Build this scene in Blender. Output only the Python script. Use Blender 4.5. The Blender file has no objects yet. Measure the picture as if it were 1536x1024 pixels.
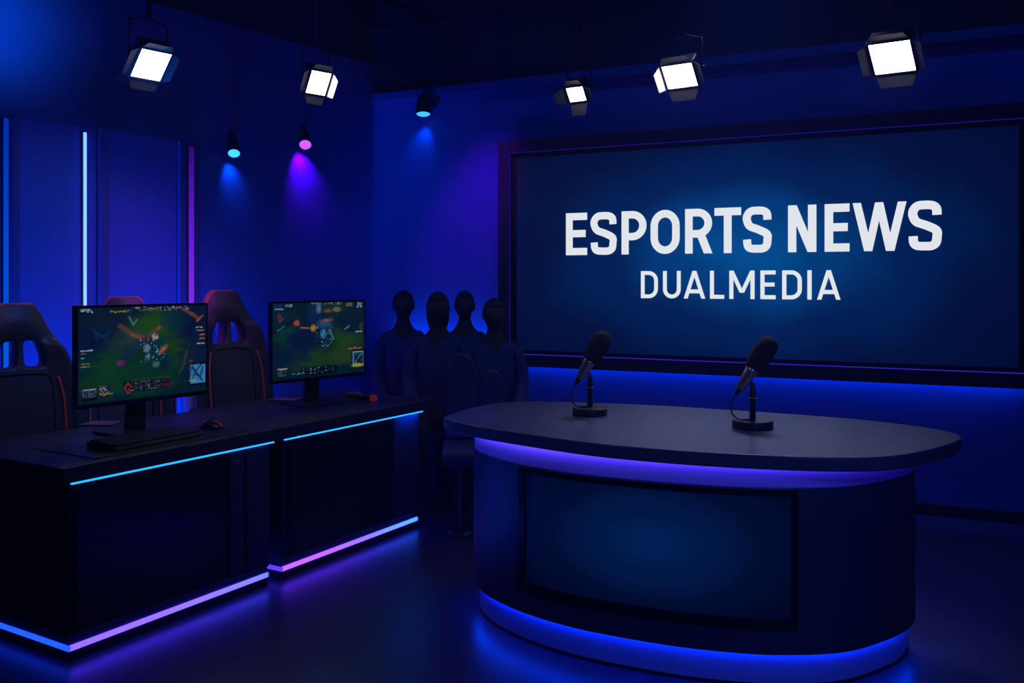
import bpy, bmesh, math, random
import numpy as np
from mathutils import Vector, Matrix, Euler
random.seed(7)
PI = math.pi
sc = bpy.context.scene
COL = sc.collection
F, H, CX, HY = 1350.0, 1.484, 768.0, 422.0      # focal length in px, eye height, principal column, horizon row

# ------------------------------------------------------------------ placing helpers
def P(px, py, d): return Vector(((px-CX)/F*d, d, H-(py-HY)/F*d))
def G(px, py, z):
    d = (H-z)*F/(py-HY); return Vector(((px-CX)/F*d, d, z))
CORNER = Vector((-1.165, 7.56, 0))
YB, YL, YD = math.atan2(-.4329, .9014), math.atan2(.8229, .5681), math.radians(59.1)
def on_plane(px, py, org, yaw, off=0.0):         # ray meets the vertical plane through org, local (x, z)
    ax = Vector((math.cos(yaw), math.sin(yaw))); n = Vector((math.sin(yaw), -math.cos(yaw)))
    o = Vector((org.x, org.y))+n*off; r = Vector(((px-CX)/F, 1.0))
    d = o.dot(n)/r.dot(n); p = r*d
    return (p-o).dot(ax), H-(py-HY)/F*d

# ------------------------------------------------------------------ materials
def mat(name, col, rough=.5, metal=0, emit=None, es=0, bump=0, bscale=60, vary=0, vscale=3, spec=.5, coat=0):
    m = bpy.data.materials.new(name); m.use_nodes = True
    n, l = m.node_tree.nodes, m.node_tree.links; b = n['Principled BSDF']
    b.inputs['Base Color'].default_value = (*col, 1); b.inputs['Roughness'].default_value = rough
    b.inputs['Metallic'].default_value = metal; b.inputs['Specular IOR Level'].default_value = spec
    b.inputs['Coat Weight'].default_value = coat
    if emit: b.inputs['Emission Color'].default_value = (*emit, 1); b.inputs['Emission Strength'].default_value = es
    tc = n.new('ShaderNodeTexCoord')
    if bump:
        t = n.new('ShaderNodeTexNoise'); t.inputs['Scale'].default_value = bscale; t.inputs['Detail'].default_value = 4
        l.new(tc.outputs['Object'], t.inputs['Vector'])
        bp = n.new('ShaderNodeBump'); bp.inputs['Strength'].default_value = bump; bp.inputs['Distance'].default_value = .01
        l.new(t.outputs['Fac'], bp.inputs['Height']); l.new(bp.outputs['Normal'], b.inputs['Normal'])
    if vary:
        t = n.new('ShaderNodeTexNoise'); t.inputs['Scale'].default_value = vscale; t.inputs['Detail'].default_value = 5
        l.new(tc.outputs['Object'], t.inputs['Vector'])
        mx = n.new('ShaderNodeMix'); mx.data_type = 'RGBA'
        mx.inputs[6].default_value = (*[c*(1-vary) for c in col], 1); mx.inputs[7].default_value = (*[min(1, c*(1+vary)) for c in col], 1)
        l.new(t.outputs['Fac'], mx.inputs[0]); l.new(mx.outputs[2], b.inputs['Base Color'])
        mr = n.new('ShaderNodeMapRange'); mr.inputs[3].default_value = rough*.85; mr.inputs[4].default_value = min(1, rough*1.15)
        l.new(t.outputs['Fac'], mr.inputs[0]); l.new(mr.outputs[0], b.inputs['Roughness'])
    return m
def emat(name, col, s=1.0):
    m = bpy.data.materials.new(name); m.use_nodes = True
    n, l = m.node_tree.nodes, m.node_tree.links; n.clear()
    o = n.new('ShaderNodeOutputMaterial'); e = n.new('ShaderNodeEmission')
    e.inputs[0].default_value = (*col, 1); e.inputs[1].default_value = s; l.new(e.outputs[0], o.inputs[0])
    return m
def eramp(name, axis, x0, x1, stops, s=1.0):     # an RGB light strip whose colour runs along one local axis
    m = emat(name, (1, 1, 1), s); n, l = m.node_tree.nodes, m.node_tree.links
    e = [k for k in n if k.type == 'EMISSION'][0]
    tc = n.new('ShaderNodeTexCoord'); sp = n.new('ShaderNodeSeparateXYZ'); l.new(tc.outputs['Object'], sp.inputs[0])
    mr = n.new('ShaderNodeMapRange'); mr.inputs[1].default_value = x0; mr.inputs[2].default_value = x1
    l.new(sp.outputs[axis], mr.inputs[0])
    cr = n.new('ShaderNodeValToRGB'); els = cr.color_ramp.elements
    while len(els) < len(stops): els.new(.5)
    for el, (p, c) in zip(els, stops): el.position = p; el.color = (*c, 1)
    l.new(mr.outputs[0], cr.inputs[0]); l.new(cr.outputs[0], e.inputs[0])
    return m
def screen_mat(name, cx, cz, sx, sz, stops, s=1.0, rough=.25, base=(.004, .006, .012)):
    m = mat(name, base, rough); n, l = m.node_tree.nodes, m.node_tree.links; b = n['Principled BSDF']
    tc = n.new('ShaderNodeTexCoord'); mp = n.new('ShaderNodeMapping')
    mp.inputs['Location'].default_value = (-cx/sx, 0, -cz/sz); mp.inputs['Scale'].default_value = (1/sx, 0, 1/sz)
    l.new(tc.outputs['Object'], mp.inputs[0])
    ln = n.new('ShaderNodeVectorMath'); ln.operation = 'LENGTH'; l.new(mp.outputs[0], ln.inputs[0])
    ns = n.new('ShaderNodeTexNoise'); ns.inputs['Scale'].default_value = 1.6; ns.inputs['Detail'].default_value = 8; l.new(tc.outputs['Object'], ns.inputs['Vector'])
    mr = n.new('ShaderNodeMapRange'); mr.inputs[3].default_value = -.16; mr.inputs[4].default_value = .16; l.new(ns.outputs['Fac'], mr.inputs[0])
    ad = n.new('ShaderNodeMath'); l.new(ln.outputs['Value'], ad.inputs[0]); l.new(mr.outputs[0], ad.inputs[1])
    cr = n.new('ShaderNodeValToRGB'); els = cr.color_ramp.elements; cr.color_ramp.interpolation = 'EASE'
    while len(els) < len(stops): els.new(.5)
    for el, (p, c) in zip(els, stops): el.position = p; el.color = (*c, 1)
    l.new(ad.outputs[0], cr.inputs[0]); l.new(cr.outputs[0], b.inputs['Emission Color']); b.inputs['Emission Strength'].default_value = s
    return m
def picture_mat(name):
    m = mat(name, (.01, .01, .012), .3); n, l = m.node_tree.nodes, m.node_tree.links; b = n['Principled BSDF']
    a = n.new('ShaderNodeAttribute'); a.attribute_name = 'picture'; l.new(a.outputs['Color'], b.inputs['Emission Color'])
    b.inputs['Emission Strength'].default_value = .46
    return m

# ------------------------------------------------------------------ mesh helpers
def tag(o, label=None, cat=None, group=None, kind=None):
    for k, v in (('label', label), ('category', cat), ('group', group), ('kind', kind)):
        if v: o[k] = v
    return o
def obj(name, bm, m=None, parent=None, loc=None, rot=None, bev=0, sub=0, smooth=False, seg=2):
    me = bpy.data.meshes.new(name)
    bmesh.ops.recalc_face_normals(bm, faces=bm.faces); bm.to_mesh(me); bm.free()
    for k in (m if isinstance(m, (list, tuple)) else [m]):
        if k: me.materials.append(k)
    o = bpy.data.objects.new(name, me); COL.objects.link(o)
    if parent: o.parent = parent
    if loc is not None: o.location = loc
    if rot is not None: o.rotation_euler = rot
    if bev:
        b = o.modifiers.new('b', 'BEVEL'); b.width = bev; b.segments = seg; b.limit_method = 'ANGLE'; b.angle_limit = math.radians(35)
    if sub: o.modifiers.new('s', 'SUBSURF').levels = sub; o.modifiers['s'].render_levels = sub
    if smooth or bev or sub:
        for p in me.polygons: p.use_smooth = True
        if bev and not sub:
            try: o.modifiers.new('w', 'WEIGHTED_NORMAL').keep_sharp = True
            except Exception: pass
    return o
def empty(name, loc=(0, 0, 0), yaw=0, label=None, cat=None, group=None, kind=None):
    o = bpy.data.objects.new(name, None); COL.objects.link(o); o.location = loc; o.rotation_euler = (0, 0, yaw)
    o.empty_display_size = .1
    return tag(o, label, cat, group, kind)
def box(bm, x0, x1, y0, y1, z0, z1, M=None, mi=0):
    vs = [bm.verts.new((x, y, z)) for z in (z0, z1) for x, y in ((x0, y0), (x1, y0), (x1, y1), (x0, y1))]
    if M is not None:
        for v in vs: v.co = M @ v.co
    for q in ((0, 3, 2, 1), (4, 5, 6, 7), (0, 1, 5, 4), (1, 2, 6, 5), (2, 3, 7, 6), (3, 0, 4, 7)):
        bm.faces.new([vs[i] for i in q]).material_index = mi
    return bm
def B(*a, **k): return box(bmesh.new(), *a, **k)
def lathe(prof, n=32, bm=None, M=None):
    bm = bm or bmesh.new(); rings = []
    for r, z in prof:
        if r < 1e-5: rings.append([bm.verts.new((0, 0, z))])
        else: rings.append([bm.verts.new((r*math.cos(2*PI*i/n), r*math.sin(2*PI*i/n), z)) for i in range(n)])
    if M is not None:
        for rg in rings:
            for v in rg: v.co = M @ v.co
    for a, b in zip(rings, rings[1:]):
        for i in range(n):
            j = (i+1) % n
            if len(a) == 1 and len(b) == 1: continue
            if len(a) == 1: bm.faces.new((a[0], b[j], b[i]))
            elif len(b) == 1: bm.faces.new((a[i], a[j], b[0]))
            else: bm.faces.new((a[i], a[j], b[j], b[i]))
    if len(rings[0]) > 1: bm.faces.new(rings[0][::-1])
    if len(rings[-1]) > 1: bm.faces.new(rings[-1])
    return bm
def catmull(pts, n=8, closed=False):
    pts = [Vector(p) for p in pts]; out = []; N = len(pts)
    for i in range(N if closed else N-1):
        g = (lambda k: pts[k % N]) if closed else (lambda k: pts[max(0, min(N-1, k))])
        a, b, c, d = g(i-1), g(i), g(i+1), g(i+2)
        for j in range(n):
            t = j/n
            out.append(.5*((2*b)+(c-a)*t+(2*a-5*b+4*c-d)*t*t+(3*b-a-3*c+d)*t*t*t))
    if not closed: out.append(pts[-1])
    return out
def tube(path, r, n=10, bm=None, rads=None):
    bm = bm or bmesh.new(); path = [Vector(p) for p in path]; up = None; rings = []
    for i, p in enumerate(path):
        t = (path[min(i+1, len(path)-1)]-path[max(i-1, 0)]).normalized()
        if up is None: up = t.orthogonal().normalized()
        up = (up-t*up.dot(t)).normalized(); s = t.cross(up); rr = rads[i] if rads else r
        rings.append([bm.verts.new(p+(up*math.cos(2*PI*k/n)+s*math.sin(2*PI*k/n))*rr) for k in range(n)])
    for a, b in zip(rings, rings[1:]):
        for k in range(n): bm.faces.new((a[k], a[(k+1) % n], b[(k+1) % n], b[k]))
    bm.faces.new(rings[0][::-1]); bm.faces.new(rings[-1])
    return bm
def prism(poly, z0, z1, bm=None):
    bm = bm or bmesh.new()
    a = [bm.verts.new((p[0], p[1], z0)) for p in poly]; b = [bm.verts.new((p[0], p[1], z1)) for p in poly]
    bm.faces.new(a[::-1]); bm.faces.new(b); n = len(poly)
    for i in range(n): bm.faces.new((a[i], a[(i+1) % n], b[(i+1) % n], b[i]))
    return bm
def copy_tree(o, parent=None):
    c = o.copy(); COL.objects.link(c)
    if parent: c.parent = parent
    for ch in list(o.children): copy_tree(ch, c)
    return c

# ------------------------------------------------------------------ palette
m_wall = mat('wall_paint', (.03, .085, .55), .75, vary=.12, vscale=1.2, bump=.05, bscale=90)
m_pilaster = mat('pilaster_paint', (.02, .05, .34), .7)
m_floor = mat('studio_floor', (.03, .03, .10), .32, vary=.25, vscale=1.3, bump=.06, bscale=160, spec=1.0)
m_black = mat('ceiling_black', (.006, .007, .02), .8)
m_pipe = mat('pipe_black_steel', (.02, .024, .06), .4, .6)
m_frame = mat('screen_frame_navy', (.012, .02, .07), .55)
m_lip = mat('screen_lip_black', (.004, .005, .014), .5)
m_desk = mat('news_desk_navy', (.012, .03, .09), .55, vary=.12, vscale=8, bump=.04, bscale=200)
m_top = mat('news_desk_top', (.055, .062, .13), .36, vary=.15, vscale=14, bump=.05, bscale=180)
m_band = mat('desk_band_acrylic', (.30, .28, .75), .45)
m_gdesk = mat('gaming_desk_black', (.006, .008, .022), .45, vary=.2, vscale=6)
m_gtop = mat('gaming_desk_top', (.02, .026, .06), .42, vary=.2, vscale=7, bump=.04, bscale=200)
m_gpil = mat('gaming_desk_pilaster', (.012, .02, .09), .5)
m_gloss = mat('black_gloss', (.004, .005, .01), .22)
m_plastic = mat('black_plastic', (.012, .013, .02), .4)
m_leather = mat('black_leather', (.04, .044, .06), .4, bump=.12, bscale=220)
m_redlea = mat('red_leather', (.42, .07, .15), .4, bump=.1, bscale=220)
m_redpipe = mat('red_piping', (.45, .10, .05), .45)
m_foam = mat('microphone_foam', (.03, .03, .042), .95, bump=.9, bscale=420)
m_chrome = mat('microphone_dark_chrome', (.42, .34, .32), .3, .8)
m_micblk = mat('microphone_black', (.012, .013, .022), .35)
m_house = mat('lamp_housing', (.018, .02, .035), .45)
m_door = mat('barn_door_metal', (.022, .022, .034), .5)
m_doorlit = mat('barn_door_lit_copy', (.45, .40, .43), .5)  # paler copy of the door metal, lamplight on its inside put into the colour
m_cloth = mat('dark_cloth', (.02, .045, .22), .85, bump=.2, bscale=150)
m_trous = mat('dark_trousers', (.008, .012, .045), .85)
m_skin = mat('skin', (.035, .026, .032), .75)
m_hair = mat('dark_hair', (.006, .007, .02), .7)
m_seat = mat('audience_seat_fabric', (.02, .035, .16), .7)
m_mousered = mat('red_glow_plastic', (.35, .03, .04), .35, emit=(1, .08, .14), es=.07)
m_key = mat('key_caps', (.05, .042, .05), .5)
m_orange = mat('keyboard_edge', (.22, .08, .03), .4)
m_paper = mat('grey_booklet', (.16, .16, .24), .6)
L_white = emat('lamp_panel_white', (1, .97, .98), 18)
L_cyan = emat('strip_cyan', (.12, .26, 1.0), 2.6)
L_cyan2 = emat('strip_desk_cyan', (.012, .27, 1.0), 2.2)
L_blue = emat('strip_blue', (.0, .10, .85), .62)

# ------------------------------------------------------------------ room
def wall_obj(name, org, yaw, x0, x1, z0, z1, m, th=.12, y0=0.0, kind='structure', bev=0):
    o = obj(name, B(x0, x1, y0, y0+th, z0, z1), m, None, (org.x, org.y, 0), (0, 0, yaw), bev=bev)
    return tag(o, kind=kind)
CEIL = 4.0
fl = obj('floor', B(-7, 7, -2.0, 10.5, -.1, 0), m_floor); tag(fl, kind='structure')
ce = obj('ceiling', B(-7, 7, -2.0, 10.5, CEIL, CEIL+.1), m_black); tag(ce, kind='structure')
wall_obj('wall_back', CORNER, YB, -.0, 8.2, 0, 3.02, m_wall)
wall_obj('wall_back_upper', CORNER, YB, -.0, 8.2, 3.02, CEIL, m_black)
wall_obj('wall_left', CORNER, YL, -8.5, 0, 0, 3.3, m_wall)
wall_obj('wall_left_upper', CORNER, YL, -8.5, 0, 3.3, CEIL, m_black)
wall_obj('trim_1', CORNER, YB, .02, 8.2, 2.98, 3.05, m_pilaster, .05, -.05, bev=.006)      # rail on top of the back wall
wall_obj('baseboard_back', CORNER, YB, .02, 8.2, 0, .075, m_gdesk, .018, -.018, bev=.004)
wall_obj('baseboard_left', CORNER, YL, -8.4, -.02, 0, .075, m_gdesk, .018, -.018, bev=.004)
def lx(px): return on_plane(px, 300, CORNER, YL)[0]
k = 2
for a, b in ((12, 24), (143, 158), (263, 294), (-92, -70)):
    wall_obj('trim_%d' % k, CORNER, YL, lx(a), lx(b), .08, 2.42, m_pilaster, .05, -.05, bev=.004); k += 1
for a, b in ((24, 143), (158, 263)):
    wall_obj('trim_%d' % k, CORNER, YL, lx(a)+.004, lx(b)-.004, .08, 2.42, m_wall, .02, -.02, bev=.004); k += 1
# vertical light strips on the left wall
def strip(px0, px1, ztop, m, yoff, label):
    x0, x1 = lx(px0), lx(px1)
    t = empty('light_strip', CORNER+Vector((math.cos(YL)*x0, math.sin(YL)*x0, 0)), YL, label, 'light strip', 'vertical light strips on the panelled wall')
    obj('channel', B(-.006, x1-x0+.006, yoff-.012, yoff, .1, ztop+.006), m_lip, t)
    obj('diffuser', B(0, x1-x0, yoff-.026, yoff-.013, .105, ztop), m, t, bev=.004)
strip(3, 10, 2.405, eramp('strip_blue_fade', 2, .8, 2.4, [(0, (0, .13, .95)), (.6, (0, .07, .75)), (1, (0, .03, .45))], .85), 0, 'wide dim blue vertical light strip, leftmost on the panelled wall')
strip(120.2, 124.2, 2.385, L_cyan, -.02, 'thin bright cyan vertical light strip above the left monitor')
strip(274, 281, 2.385, eramp('strip_magenta_fade', 2, .9, 2.4, [(0, (.28, .045, 1)), (.55, (.14, .012, .8)), (1, (.02, .002, .16))], .95), -.05, 'violet vertical light strip fading out towards its top')
# overhead pipes
def pipe(a, b, r, label):
    t = tag(obj('ceiling_pipe', tube([a, b], r, 12), m_pipe, smooth=True), label, 'pipe', 'lighting pipes under the ceiling')
    return t
def bw(x, off, z): return CORNER+Vector((math.cos(YB)*x+math.sin(YB)*off, math.sin(YB)*x-math.cos(YB)*off, z))
def lw(x, off, z): return CORNER+Vector((math.cos(YL)*x+math.sin(YL)*off, math.sin(YL)*x-math.cos(YL)*off, z))
pipe(bw(.3, .55, 3.42), bw(7.5, .55, 3.42), .03, 'black lighting pipe nearest to the screen wall')
pipe(bw(.3, 1.35, 3.62), bw(7.5, 1.35, 3.62), .03, 'black lighting pipe carrying the lamps before the big screen')
pipe(lw(-6, .95, 3.45), lw(-.3, .95, 3.45), .03, 'black lighting pipe running along the panelled wall')
for i, (a, b) in enumerate(((bw(.6, .3, 3.55), bw(2.4, 2.6, 3.55)), (bw(3.3, .2, 3.7), bw(3.6, 3.2, 3.7)))):
    pipe(a, b, .024, ('thin black cross pipe over the wall corner', 'thin black cross pipe over the middle lamp')[i])

# ------------------------------------------------------------------ big wall screen
OFF = .13
sx0, zt = on_plane(747, 212, CORNER, YB, OFF); _, zb = on_plane(747, 548, CORNER, YB, OFF)
ix0 = on_plane(764, 300, CORNER, YB, OFF)[0]; scx0 = on_plane(772, 300, CORNER, YB, OFF)[0]
scx1 = on_plane(1529, 300, CORNER, YB, OFF)[0]
izt = on_plane(766, 229, CORNER, YB, OFF)[1]; izb = on_plane(766, 531, CORNER, YB, OFF)[1]
szt = on_plane(776, 236, CORNER, YB, OFF)[1]; szb = on_plane(776, 525, CORNER, YB, OFF)[1]
ix1 = scx1+(scx0-ix0); sx1 = ix1+(ix0-sx0)
ws = empty('wall_screen', CORNER, YB, 'huge wall-mounted screen with thick navy frame reading ESPORTS NEWS DUALMEDIA', 'screen')
def ring(bm, o, i, y0, y1):   # rectangular ring: outer (x0,x1,z0,z1), inner, between depths
    (a, b, c, d), (e, f, g, h) = o, i
    box(bm, a, e, y0, y1, c, d); box(bm, f, b, y0, y1, c, d); box(bm, e, f, y0, y1, h, d); box(bm, e, f, y0, y1, c, g)
    return bm
obj('frame', ring(bmesh.new(), (sx0, sx1, zb, zt), (ix0, ix1, izb, izt), -OFF, -.045), m_frame, ws, bev=.003)
obj('mounting_box', B(sx0+.1, sx1-.1, -.045, 0, zb+.1, zt-.1), m_lip, ws)
obj('inner_lip', ring(bmesh.new(), (ix0+.001, ix1-.001, izb+.001, izt-.001), (scx0, scx1, szb, szt), -OFF+.03, -.045), m_lip, ws)
hl_low = emat('lip_highlight_violet', (.045, .022, .75), .55); hl_dim = emat('lip_highlight_dim', (.012, .006, .26), .6)  # glowing strips stand in for the highlight along the frame's inner edge
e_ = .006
obj('lip_highlight', B(ix0, ix1, -OFF-.001, -OFF+.012, izb, izb+e_), hl_low, ws)['label'] = 'glowing line standing for a violet highlight on the lower inner edge'
obj('lip_highlight', B(ix0, ix1, -OFF-.001, -OFF+.012, izt-e_, izt), hl_dim, ws)['label'] = 'glowing line standing for a dim violet highlight on the upper inner edge'
obj('lip_highlight', B(ix0, ix0+.004, -OFF-.001, -OFF+.012, izb+e_, izt-e_), hl_dim, ws)
tcx, tcz = on_plane(1120, 372, CORNER, YB, .1)
m_big = screen_mat('big_screen_picture', tcx-.05, tcz-.02, 2.35, 1.22,
    [(0, (.0, .075, .30)), (.22, (.0, .042, .20)), (.45, (.0, .013, .088)), (.72, (.0, .0045, .040)), (1, (.0, .0022, .022))], 1.0, .5)
obj('display', B(scx0-.002, scx1+.002, -OFF+.035, -.046, szb-.002, szt+.002), m_big, ws)
# lettering: strokes and slanted bars in a unit cap height
def strokes(ch, w, t):
    h = t/2; L = []
    def st(*p): L.append(('s', [Vector((a, b)) for a, b in p]))
    def dg(x0, x1, y0=0, y1=1, k=1.0): L.append(('d', x0, y0, x1, y1, t*k))
    def arc(cx, cy, rx, ry, a0, a1, n=14):
        return [(cx+rx*math.cos(a0+(a1-a0)*i/n), cy+ry*math.sin(a0+(a1-a0)*i/n)) for i in range(n+1)]
    rx = w/2-h
    if ch == 'E': st((h, 0), (h, 1)); st((h, 1-h), (w, 1-h)); st((h, .51), (w*.93, .51)); st((h, h), (w, h))
    if ch == 'L': st((h, 0), (h, 1)); st((h, h), (w, h))
    if ch == 'I': st((h, 0), (h, 1))
    if ch == 'T': st((0, 1-h), (w, 1-h)); st((w/2, 0), (w/2, 1))
    if ch == 'O': st(*arc(w/2, 1-h-rx*1.1, rx, rx*1.1, 0, PI), *arc(w/2, h+rx*1.1, rx, rx*1.1, PI, 2*PI), (w-h, 1-h-rx*1.1))
    if ch == 'U': st((h, 1), *arc(w/2, h+rx, rx, rx, PI, 2*PI), (w-h, 1))
    if ch == 'D':
        r = min(rx*1.1, .4); st((h, 0), (h, 1)); st((h, 1-h), *arc(w-h-r, 1-h-r, r, r, PI/2, 0), *arc(w-h-r, h+r, r, r, 0, -PI/2), (h, h))
    if ch in 'PR':
        lo = .41 if ch == 'P' else .44; r = (1-h-lo)/2
        st((h, 0), (h, 1)); st((h, 1-h), *arc(w-h-r, 1-h-r, r, r, PI/2, -PI/2), (h, lo))
        if ch == 'R': dg(w-t*1.08, w*.40, 0, .46, 1.12)
    if ch == 'N': st((h, 0), (h, 1)); st((w-h, 0), (w-h, 1)); dg(w-t*1.05, 0, 0, 1, 1.05)
    if ch == 'M': st((h, 0), (h, 1)); st((w-h, 0), (w-h, 1)); dg(w/2-t*.55, .0, .22, 1, 1.05); dg(w/2-t*.5, w-t*1.05, .22, 1, 1.05)
    if ch == 'W': a = w*.235; dg(a-t*.1, 0, 0, 1, .95); dg(a-t*.1, w/2-t*.47, 0, 1, .92); dg(w-a-t*.85, w/2-t*.47, 0, 1, .92); dg(w-a-t*.85, w-t*.95, 0, 1, .95)
    if ch == 'A': dg(0, w/2-t/2, 0, 1); dg(w-t, w/2-t/2, 0, 1); st((w*.22, .26), (w*.78, .26))
    if ch == 'S':
        c = [(w-h, .71), (w-h-.02*w, .84), (w*.72, 1-h*1.15), (w/2, 1-h), (w*.27, 1-h*1.2), (h, .80), (h*1.02, .69), (w*.25, .575), (w*.55, .50),
             (w-h*1.15, .40), (w-h, .27), (w-h*1.25, .15), (w*.70, h*1.08), (w/2, h), (w*.26, h*1.15), (h*1.15, .16), (h, .29)]
        st(*[(p.x, p.y) for p in catmull([Vector((a, b)) for a, b in c], 5)])
    return L
def letters(chars, y0, y1, t, bm, span=None):
    # chars: (letter, left, right, bottom row, top row) taken off the photograph, laid on the screen plane
    for ch, xa, xb, za, zb_ in chars:
        x0 = on_plane(xa, 372, CORNER, YB, .1)[0]; x1 = on_plane(xb, 372, CORNER, YB, .1)[0]
        hh = zb_-za; w = (x1-x0)/hh; ext = []
        for s in strokes(ch, w, t):
            if s[0] == 'd':
                _, a, b0, c, d0, tt = s
                ext.append([(a, b0), (a+tt, b0), (c+tt, d0), (c, d0)])
            else:
                p = s[1]; q = [p[0]]
                for v in p[1:]:
                    if (v-q[-1]).length > 1e-4: q.append(v)
                Lf, Rt = [], []
                for i, v in enumerate(q):
                    a = (v-q[i-1]).normalized() if i else None
                    b = (q[i+1]-v).normalized() if i < len(q)-1 else None
                    if ch == 'O' and a is None: a = b
                    if ch == 'O' and b is None: b = a
                    a = a or b; b = b or a
                    n1 = Vector((-a.y, a.x)); n2 = Vector((-b.y, b.x)); n = (n1+n2).normalized(); k_ = (t/2)/max(.4, n.dot(n1))
                    Lf.append(v+n*k_); Rt.append(v-n*k_)
                for i in range(len(q)-1): ext.append([Lf[i], Lf[i+1], Rt[i+1], Rt[i]])
        for qd in ext:
            a = [bm.verts.new((x0+p[0]*hh, y0, za+p[1]*hh)) for p in qd]; b = [bm.verts.new((x0+p[0]*hh, y1, za+p[1]*hh)) for p in qd]
            bm.faces.new(a); bm.faces.new(b[::-1])
            for i in range(4): bm.faces.new((a[i], b[i], b[(i+1) % 4], a[(i+1) % 4]))
    return bm
cpx = lambda x: x/1.93+740
cpy = lambda y: y/1.93+150
def zof(px, py): return on_plane(px, py, CORNER, YB, .1)[1]
zt1 = (zof(cpx(240), cpy(326))+zof(cpx(1250), cpy(292)))/2; zb1 = (zof(cpx(240), cpy(447))+zof(cpx(1250), cpy(437)))/2
zt2 = (zof(cpx(450), cpy(496))+zof(cpx(970), cpy(491)))/2; zb2 = (zof(cpx(450), cpy(574))+zof(cpx(970), cpy(577)))/2
m_txt = emat('letter_white', (.80, .84, .95), .95)
t1 = [(c, cpx(a), cpx(b), zb1, zt1) for c, a, b in (('E', 210, 271), ('S', 282, 356), ('P', 371, 443), ('O', 455, 539), ('R', 555, 633), ('T', 640, 717),
     ('S', 723, 805), ('N', 853, 935), ('E', 959, 1031), ('W', 1040, 1196), ('S', 1202, 1298))]
t2 = [(c, cpx(a), cpx(b), zb2, zt2) for c, a, b in (('D', 427, 476), ('U', 491, 542), ('A', 551, 613), ('L', 627, 668), ('M', 683, 756), ('E', 773, 817),
     ('D', 836, 893), ('I', 909, 921), ('A', 937, 1005))]
obj('title_lettering', letters(t1, -OFF+.0345, -OFF+.031, .17, bmesh.new()), m_txt, ws)['label'] = 'large white words ESPORTS NEWS'
obj('subtitle_lettering', letters(t2, -OFF+.0345, -OFF+.031, .14, bmesh.new()), m_txt, ws)['label'] = 'smaller white word DUALMEDIA'
# light strip hidden behind the frame, washing the wall (part of the screen)
backm = emat('backlight_blue', (.0, .14, 1.0), 30)
obj('backlight', B(sx0+.12, sx1-.1, -.038, -.010, zb+.07, zb+.08), backm, ws)['label'] = 'blue strip behind the lower frame edge'

# ------------------------------------------------------------------ news desk
NZ = .87
topimg = [(668, 628), (717, 639), (800, 652), (888, 664), (975, 672), (1059, 678), (1173, 683.5), (1260, 685.5), (1322, 684.5), (1373, 678.5), (1424, 665.5), (1442.5, 656),
          (1424, 647), (1367, 637.5), (1287, 628.5), (1173, 619.6), (1002, 608.5), (888, 603.5), (802, 601.5), (745, 604), (700, 613), (674, 622)]
tp = [G(x, y, NZ) for x, y in topimg]
tp2 = catmull([Vector((p.x, p.y)) for p in tp], 6, True)
ctr = sum(tp2, Vector((0, 0)))/len(tp2)
def inset(poly, d):
    n = len(poly); out = []
    for i in range(n):
        t = (poly[(i+1) % n]-poly[i-1]).normalized(); nn = Vector((t.y, -t.x))
        dd = d(poly[i]) if callable(d) else d
        out.append(poly[i]-nn*dd)
    return out
area = sum(a.x*b.y-b.x*a.y for a, b in zip(tp2, tp2[1:]+tp2[:1]))
if area < 0: tp2.reverse()
def resample(poly, n):
    L = [0]; m = len(poly)
    for i in range(m): L.append(L[-1]+(poly[(i+1) % m]-poly[i]).length)
    out = []; j = 0
    for k_ in range(n):
        s = L[-1]*k_/n
        while L[j+1] < s: j += 1
        out.append(poly[j].lerp(poly[(j+1) % m], (s-L[j])/(L[j+1]-L[j])))
    return out
nd = empty('news_desk', (0, 0, 0), 0, 'large boat-shaped navy presenter desk with built-in front screen and glowing blue bands', 'desk')
nd.location = (ctr.x, ctr.y, 0); loc = lambda pl: [p-ctr for p in pl]
obj('desktop', prism(loc(tp2), NZ-.052, NZ), m_top, nd, bev=.006, seg=3)
# body outline: the photograph's plinth line, closed behind by the inset top
frontimg = [(720, 900), (728, 928), (774, 956), (830, 977), (888, 993), (1002, 1015), (1100, 1027), (1173, 1031), (1259, 1027), (1310, 1012), (1352, 992), (1366, 968)]
fr = [Vector(G(x, y, 0)[:2]) for x, y in frontimg]
bk = [Vector(G(x, y, NZ)[:2]) for x, y in ((1340, 650), (1250, 636), (1100, 625), (960, 616), (850, 611), (775, 613))]
body = catmull(fr+bk, 6, True)
if sum(a.x*b.y-b.x*a.y for a, b in zip(body, body[1:]+body[:1])) < 0: body.reverse()
body = resample(body, 140)
for _ in range(3): body = [(body[i-1]+body[i]*2+body[(i+1) % 140])/4 for i in range(140)]
body = inset(body, -.022)
ZB1 = .735
obj('plinth', prism(loc(inset(body, .028)), .012, .125), m_band, nd, smooth=False)['label'] = 'blue-lit recessed base band'
obj('base_plate', prism(loc(inset(body, .024)), 0, .012), m_lip, nd)
obj('body', prism(loc(body), .125, ZB1), m_desk, nd, bev=.004)
obj('upper_band', prism(loc(inset(body, .006)), ZB1, NZ-.052), m_band, nd)['label'] = 'violet-lit band under the desktop'
def band_ring(o_poly, i_poly, z0, z1):
    bm = bmesh.new(); n = len(o_poly); V = [[bm.verts.new((p.x, p.y, z)) for p in pl] for pl, z in ((o_poly, z0), (o_poly, z1), (i_poly, z1), (i_poly, z0))]
    for r in range(4):
        for i in range(n): bm.faces.new((V[r][i], V[r][(i+1) % n], V[(r+1) % 4][(i+1) % n], V[(r+1) % 4][i]))
    return bm
L_under = eramp('under_top_led', 0, -1.0, 1.1, [(0, (.20, .11, 1)), (.6, (.13, .07, 1)), (.85, (.06, .03, .8)), (1, (0, .01, .4))], 14.0)
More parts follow.
